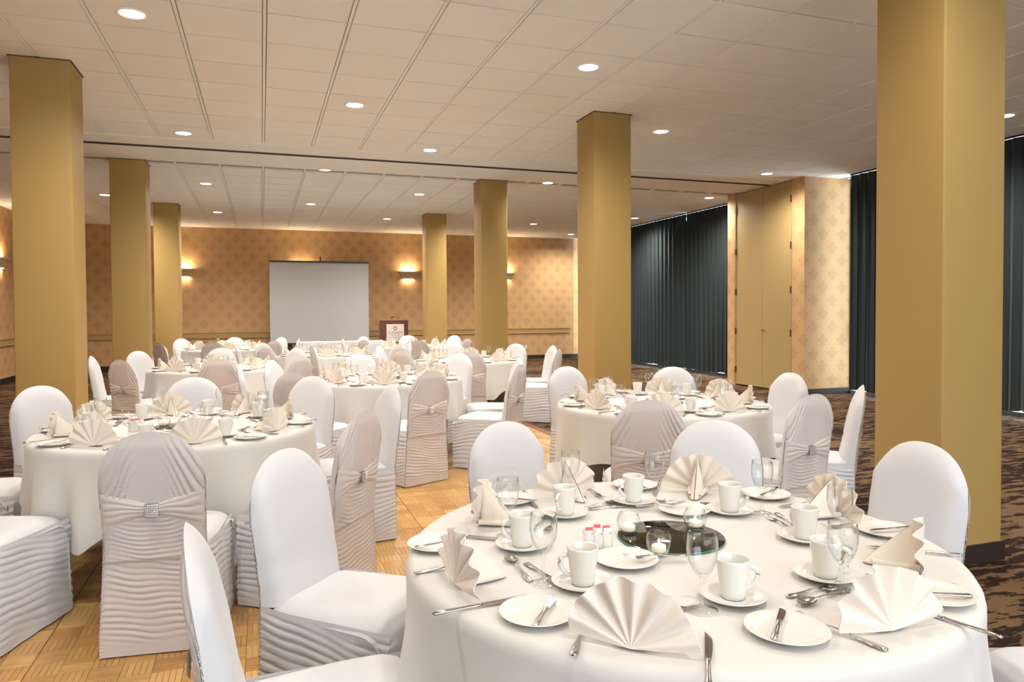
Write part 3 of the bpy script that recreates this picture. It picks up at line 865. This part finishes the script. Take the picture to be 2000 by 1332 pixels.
PLACES = ['right', 'far right', 'far', 'far left', 'left', 'near left', 'near', 'near right']
def place_name(tx, ty, x, y):
    """octant of a point about a table as seen from the camera"""
    v = Vector((tx, ty, 0)).normalized(); r = Vector((v.y, -v.x, 0)); d = Vector((x-tx, y-ty, 0))
    a = math.degrees(atan2(d.dot(v), d.dot(r))) % 360
    return int(round(a/45)) % 8
def item(name, me, x, y, z, rz, label, cat, group):
    return tag(linkmesh(name, me, None, (x, y, z), rz), label, cat, group)
ZI = ZT+.0012
jit = random.Random(21)
def setting(t, ang, full, spots=None, pname=None):
    """one place; ang = direction of the diner from the table centre (rad)"""
    tx, ty, tn, _ = TABLES[t]
    er = Vector((cos(ang), sin(ang))); el = Vector((sin(ang), -cos(ang)))     # out towards the diner; the diner's left
    c = Vector((tx, ty))
    def P(r, l): return c+er*r+el*l
    sp = dict(napkin=P(.615+jit.uniform(-.015, .015), jit.uniform(-.01, .01)), plate=P(.615, .225), cup=P(.455, -.175), glass=P(.47, -.085))
    if spots: sp.update({k: Vector(v) for k, v in spots.items()})
    pn = PLACES[place_name(tx, ty, *sp['napkin'])] if pname is None else pname
    end = ', %s place of %s' % (pn, tn)
    inward = atan2(er.x, -er.y)                    # rotation that maps +y to -er
    J = lambda s=.12: jit.uniform(-s, s)
    nr = inward+J(.18)
    item('napkin', NAP[jit.randrange(3)], *sp['napkin'], ZI, nr, 'cream fan-folded napkin'+end, 'napkin', 'cream fan napkins')
    nl = Vector((cos(nr+pi), sin(nr+pi)))          # diner's left in napkin frame
    no = Vector((sin(nr), -cos(nr)))               # outward
    nc = sp['napkin']
    item('side_plate', PLA, *sp['plate'], ZI, 0, 'white side plate'+end, 'plate', 'white side plates')
    item('saucer', SAU, *sp['cup'], ZI, 0, 'white saucer'+end, 'saucer', 'white saucers')
    item('coffee_cup', CUP, *sp['cup'], ZI+.006, inward+J(2.0)-1.2, 'white coffee cup'+end, 'cup', 'white coffee cups')
    item('wine_glass', GLA, *sp['glass'], ZI, 0, 'stemmed wine glass'+end, 'wine glass', 'clear wine glasses')
    q = nc-nl*.142-no*.015
    item('dinner_knife', KNI, *q, ZI, inward+J(.2), 'steel dinner knife'+end, 'knife', 'steel dinner knives')
    q = nc+nl*.106-no*.035
    if full:
        item('fork', FOR, *q, ZI, inward+J(.2), 'steel dinner fork'+end, 'fork', 'steel dinner forks')
        q = sp['plate']+Vector((J(.02), J(.02)))
        ba = {'near': -0.792, 'near left': -0.639}.get(pn, inward+J(.22)) if t == 0 else inward+J(.22)
        item('butter_knife', BUT, *q, ZI+.0100, ba, 'butter knife on side plate'+end, 'butter knife', 'steel butter knives')
        q = nc-no*.185+nl*J(.03)
        item('spoon', SPO, *q, ZI, inward+pi/2+J(.14), 'steel dessert spoon'+end, 'spoon', 'steel dessert spoons')
        q = nc-no*.222+nl*J(.03)
        item('dessert_fork', DFO, *q, ZI+.0, inward-pi/2+J(.14), 'steel dessert fork'+end, 'fork', 'steel dessert forks')

# nearest table: spots read off the photograph, anticlockwise from the right
T1S = [  # angle deg, napkin, plate, cup, glass, name
 (-8, (1.700, 1.785), (1.700, 1.600), (1.439, 1.629), (1.481, 1.543), 'right'),
 (42, (1.470, 2.200), (1.646, 2.055), (1.408, 1.931), (1.501, 1.891), 'far right'),
 (92, (1.000, 2.330), (1.285, 2.330), (1.177, 2.142), (1.255, 2.134), 'far'),
 (140, (.620, 2.100), (.790, 2.300), (.899, 2.083), (.996, 2.256), 'far left'),
 (186, (.420, 1.640), (.450, 1.930), (.668, 1.842), (.663, 1.949), 'left'),
 (232, (.655, 1.205), (.546, 1.411), (.708, 1.534), (.627, 1.580), 'near left'),
 (276, (1.190, 1.095), (.985, 1.165), (.990, 1.345), (.892, 1.319), 'near'),
 (322, (1.545, 1.335), (1.420, 1.200), (1.279, 1.377), (1.234, 1.277), 'near right')]
for a, n_, p_, c_, g_, nm in T1S:
    setting(0, radians(a), True, dict(napkin=n_, plate=p_, cup=c_, glass=g_), nm)
OFFS = [0, 20, 12, 5, 16, 2, 12, 20, 8]
for t in range(1, 9):
    for k in range(8): 
        tx, ty = TABLES[t][:2]; b0 = atan2(ty, tx)-pi/2           # octants relative to the line of sight
        setting(t, b0+radians(45*k+OFFS[t]*.5-5), t < 4)

# centrepieces
def votive():
    o = empty('votive_candle')
    g = MB().lathe([(0, .003), (.018, .0025), (.0235, .001), (.030, .012), (.0345, .028), (.0335, .042), (.0285, .054), (.0262, .058), (.0250, .058), (.0272, .053), (.0320, .041), (.0328, .028), (.0285, .013), (.020, .0055), (0, .005)], 32)
    g.build('glass_globe', M['glass'], o)
    c = MB().lathe([(0, .0065), (.0185, .0065), (.0190, .008), (.0190, .0215), (.018, .0225), (.004, .0215), (0, .0215)], 24).build('tea_light', M['wax'], o)
    MB().lathe([(0, .0215), (.0022, .024), (.0030, .0285), (.0018, .0345), (0, .039)], 10).build('flame', M['flame'], c)
    return o
def caddy():
    o = empty('sugar_caddy'); b = MB(); W, D, H = .038, .022, .052
    b.box(-W, W, -D, D, 0, .006)
    for x in (-W, -W/3-.002, W/3-.002, W-.004): b.box(x, x+.004, -D, D, .006, H)
    for y in (-D, D-.003): b.box(-W, W, y, y+.003, .006, H-.004)
    b.build('caddy_body', M['china'], o)
    rnd = random.Random(4)
    for i, x in enumerate((-.024, 0, .024)):
        for j in range(3):
            y = -.013+j*.012
            pk = MB(); pk.box(x-.009, x+.009, y-.002, y+.002, .008, .058+.006*rnd.random(), 0)
            p_ = pk.build('sugar_packet', M['paper'], o)
            if (i+j) % 3 == 0:
                MB().box(x-.0093, x+.0093, y-.0023, y+.0023, .058, .0665).build('packet_end', M['pinkpaper'], p_)
    return o
def mirror():
    o = empty('table_mirror')
    MB().lathe([(0, .0062), (.148, .0062), (.150, .0058)], 64).build('mirror_face', M['mirror'], o)
    MB().lathe([(.150, .0058), (.1515, .004), (.1510, .0015), (.148, .0002), (0, .0002)], 64).build('green_edge', M['green'], o)
    return o
VP, CP, MP = votive(), caddy(), mirror(); first = [True]
def put(proto, x, y, z, rz, label, cat, group):
    o = copy_tree(proto); o.location = (x, y, z); o.rotation_euler = (0, 0, rz); return tag(o, label, cat, group)
def centre(t, big=True):
    tx, ty, tn, _ = TABLES[t]; b0 = atan2(ty, tx)-pi/2
    r = Vector((cos(b0), sin(b0))); f = Vector((-sin(b0), cos(b0))); c = Vector((tx, ty))
    def Q(a, b_): return c+r*a+f*b_
    if t == 0: mc = Vector((1.095, 1.775))
    else: mc = c
    put(MP, *mc, ZI, 0, 'round dark mirror at centre of '+tn, 'mirror', 'round table mirrors')
    vs_ = [('left', -.085, .055), ('front', .02, -.112), ('right', .095, .05)]
    if t == 0: sp = [(.996, 1.841), (.985, 1.655), (1.200, 1.811)]
    else: sp = [tuple(mc+r*a+f*b_) for _, a, b_ in vs_]
    for (nm, _, _), q in zip(vs_, sp):
        put(VP, *q, ZI+.0062, jit.uniform(0, 6), 'lit glass votive, %s of three on %s' % (nm, tn), 'candle', 'glass votive candles')
    cq = (.853, 1.752) if t == 0 else tuple(Q(-.22, -.03))
    put(CP, *cq, ZI, b0+.25, 'white sugar caddy with packets on '+tn, 'caddy', 'white sugar caddies')
    if big:
        for nm, q in (('front left', (.877, 1.637) if t == 0 else Q(-.10, -.235)), ('back right', (1.275, 1.985) if t == 0 else Q(.10, .235))):
            q = Vector(q)
            item('serving_plate', PLA, *q, ZI, 0, 'white serving plate %s of the mirror on %s' % (nm, tn), 'plate', 'white serving plates')
            q2 = q+r*(.075 if nm[0] == 'f' else -.075)+f*(.012)
            item('serving_fork', DFO, *q2, ZI+.0145, b0+(1.9 if nm[0] == 'f' else -1.2), 'small serving fork leaning on %s plate of %s' % (nm, tn), 'fork', 'serving forks')
for t in range(9): centre(t, t < 4)
for P_ in (VP, CP, MP):
    for ch in list(P_.children):
        for g in list(ch.children): bpy.data.objects.remove(g)
        bpy.data.objects.remove(ch)
    bpy.data.objects.remove(P_)

# ------------------------------------------------------------------ chairs around the tables
CH = [ # table, x, y, fx, fy (None: faces the table)
 (0, .30, 2.46, .74, -.66), (0, 1.08, 2.69, .25, -.97), (0, 1.69, 2.46, None, 0), (0, 1.965, 1.965, -1, -.02), (0, 2.06, 1.20, -.93, .37), (0, .14, 1.80, 1, .05),
 (1, -.39, 3.47, .12, .99), (1, .21, 3.65, -.8, .6), (1, .48, 4.53, -.97, -.2), (1, .16, 5.24, None, 0), (1, -.47, 5.43, .03, -1), (1, -1.17, 5.23, None, 0), (1, -1.15, 3.68, .33, .94), (1, -1.50, 4.62, 1, 0),
 (2, 2.05, 3.62, .4, .92), (2, 2.85, 3.53, -.19, .98), (2, 3.41, 3.81, None, 0), (2, 3.55, 4.50, None, 0), (2, 3.14, 5.10, None, 0), (2, 2.50, 5.31, None, 0),
 (3, 1.15, 5.93, -.41, .91), (3, .41, 6.10, .62, .78), (3, .10, 6.95, 1, 0), (3, .41, 7.37, None, 0), (3, 1.06, 7.90, .1, -1), (3, 1.86, 7.62, None, 0), (3, 2.15, 6.85, -.98, .1), (3, 1.93, 6.20, -.75, .66),
 (4, -1.17, 8.47, None, 0), (4, -1.50, 9.12, 1, 0), (4, -1.25, 9.85, None, 0), (4, -.53, 10.15, 0, -1), (4, -.45, 8.20, None, 0), (4, .18, 8.46, None, 0), (4, .20, 9.80, None, 0),
 (5, 2.35, 8.40, .2, .98), (5, 3.35, 8.68, -.78, .63), (5, 3.58, 9.40, -1, 0), (5, 2.72, 10.34, None, 0), (5, 1.80, 9.85, None, 0), (5, 3.38, 10.0, None, 0), (5, 1.86, 8.86, None, 0)]
def add_ring(t, skip=(), off=0, turn={}):
    tx, ty = TABLES[t][:2]; b0 = atan2(ty, tx)-pi/2
    for k in range(8):
        if k in skip: continue
        a = b0+radians(45*k+off); x, y = tx+.99*cos(a), ty+.99*sin(a)
        if k in turn: CH.append((t, x, y, cos(a+turn[k]), sin(a+turn[k])))
        else: CH.append((t, x, y, None, 0))
add_ring(6, off=6, turn={6: 1.7})
add_ring(7, off=-8)
add_ring(8, off=4)
seen = {}
for i, (t, x, y, fx, fy) in enumerate(CH):
    tx, ty, tn, _ = TABLES[t]
    if fx is None:
        fx, fy = tx-x, ty-y
    l = sqrt(fx*fx+fy*fy); fx /= l; fy /= l
    dd = sqrt((x-tx)**2+(y-ty)**2)
    if dd < .87: x = tx+(x-tx)*.87/dd; y = ty+(y-ty)*.87/dd
    o_ = place_name(tx, ty, x, y)
    v = Vector((x, y)).normalized(); d = v.x*fx+v.y*fy
    look = 'gathered back showing' if d > .30 else ('smooth front showing' if d < -.30 else 'seen side-on')
    pn = PLACES[o_]
    key = (t, pn)
    lab = 'covered chair, %s, %s of %s' % (look, pn, tn)
    if key in seen: lab = 'covered chair, %s, second %s of %s' % (look, pn, tn)
    seen[key] = 1
    make_chair(x, y, fx, fy, lab, i)

# ------------------------------------------------------------------ far end: head table, screen, lectern
ht = empty('head_table', (1.72, 16.62, 0), label='long white skirted table in front of the screen', cat='table')
MB().box(-.93, .93, -.36, .36, .715, .745).build('tabletop', M['hinge'], ht)
for a in (-.85, .85):
    for b_ in (-.28, .28): MB().tube([(a, b_, 0), (a, b_, .715)], .016, 8).build('table_leg', M['black'], ht)
b = MB(); b.box(-.945, .945, -.375, .375, .7452, .752); b.box(-.945, .945, -.379, -.375, .70, .752); b.box(-.945, -.941, -.375, .375, .70, .752); b.box(.941, .945, -.375, .375, .70, .752)
tag(b.build('tablecloth', M['cloth']), 'white cloth on the long table in front of the screen', 'tablecloth').location = (1.72, 16.62, 0)
b = MB()
def sk(u, v):
    s = u*(1.9+.76+.76); z = .03+v*.67; d = .010*sin(2*pi*s/.055)*(1-.4*v)
    if s < .76: return (-.95-d, .38-s, z)
    if s < 2.66: return (-.95+(s-.76), -.384-d, z)
    return (.95+d, -.38+(s-2.66), z)
b.grid(sk, 520, 4, flip=True); b.build('pleated_skirt', M['skirt'], ht)

sc = empty('projection_screen', (1.45, 19.2, 0), label='large portable projection screen before the far wall', cat='screen')
SX0, SX1, SZ0, SZ1 = -1.255, 1.225, .62, 2.695
MB().box(SX0, SX1, -.004, .004, SZ0, SZ1).build('screen_sheet', M['screen'], sc)
MB().box(SX0-.01, SX1+.01, -.022, .022, SZ1, SZ1+.045).build('top_bar', M['black'], sc)
MB().tube([(SX0-.02, 0, SZ0-.03), (SX1+.02, 0, SZ0-.03)], .045, 12).build('case', M['black'], sc)
MB().tube([(0, .055, .1), (0, .055, SZ1+.16)], .014, 8).build('post', M['black'], sc)
for a in (radians(90), radians(210), radians(330)):
    MB().tube([(0, .055, .42), (.55*cos(a), .055+.45*sin(a), .012)], .012, 8).build('tripod_leg', M['black'], sc)

lc = empty('lectern', (2.97, 17.2, 0), radians(-4), label='mahogany lectern with white sign in front of far wall', cat='lectern')
b = MB(); b.box(-.335, .335, -.20, .24, .66, 1.14)
b.hexa([(-.335,-.20,1.14),(.335,-.20,1.14),(.335,.24,1.14),(-.335,.24,1.14),(-.335,-.20,1.215),(.335,-.20,1.215),(.335,.24,1.145),(-.335,.24,1.145)])
b.build('cabinet', M['mahogany'], lc)
MB().box(-.345, .345, -.215, .25, .635, .66).build('shelf', M['mahogany'], lc)
MB().box(-.16, .16, -.10, .16, .06, .635).build('pedestal', M['mahogany'], lc)
MB().box(-.32, .32, -.20, .24, 0, .06).build('base', M['mahogany'], lc)
sg = MB().box(-.175, .235, -.222, -.206, .715, 1.125).build('sign', M['sign'], lc)
def txt(s, size, z, mat_, x=.03, bold=.0):
    cu = bpy.data.curves.new('t', 'FONT'); cu.body = s; cu.size = size; cu.align_x = 'CENTER'; cu.align_y = 'CENTER'; cu.extrude = .001; cu.offset = bold
    cu.space_character = 1.12
    o = bpy.data.objects.new('t', cu); COL.objects.link(o)
    me = bpy.data.meshes.new_from_object(o.evaluated_get(bpy.context.evaluated_depsgraph_get()))
    bpy.data.objects.remove(o)
    me.materials.clear(); me.materials.append(mat_)
    q = linkmesh('lettering', me, sg, (x, -.2235, z)); q.rotation_euler = (pi/2, 0, 0); q.name = 'lettering'
    return q
txt('COAST', .095, .915, M['grey_ink'])
b = MB()
for z, x0, x1 in ((.855, -.085, .145), (.815, -.105, .165)):
    k = x0
    rr_ = random.Random(int(z*1000))
    while k < x1:
        l = rr_.uniform(.012, .030); b.box(k, min(k+l, x1), -.2238, -.2222, z-.007, z+.007); k += l+.009
tag(b.build('small_print', M['pale_ink'], sg), 'two lines of print too small to read')
b = MB()   # crimson swirl emblem
def swirl(u, v):
    a = u*2*pi*1.45+.5; r = .050*(1-.62*u); w_ = .017*sin(pi*min(1, .12+u*.95))**.6
    rr = r+(v-.5)*w_
    return (.03+rr*cos(a), -.2236, 1.025+rr*sin(a))
b.grid(swirl, 60, 2); b.build('swirl_emblem', M['red_ink'], sg)
mc = MB(); pts = [(.14, .0, 1.19), (.135, -.01, 1.24), (.10, -.03, 1.275), (.04, -.06, 1.295), (.0, -.08, 1.30)]
mc.tube(pts, .005, 8); mh = mc.build('microphone', M['black'], lc)
MB().tube([(.02, -.07, 1.298), (-.03, -.095, 1.288), (-.055, -.107, 1.28)], [.010, .016, .012], 10).build('microphone_head', M['black'], mh)

print('objects', len(bpy.data.objects))
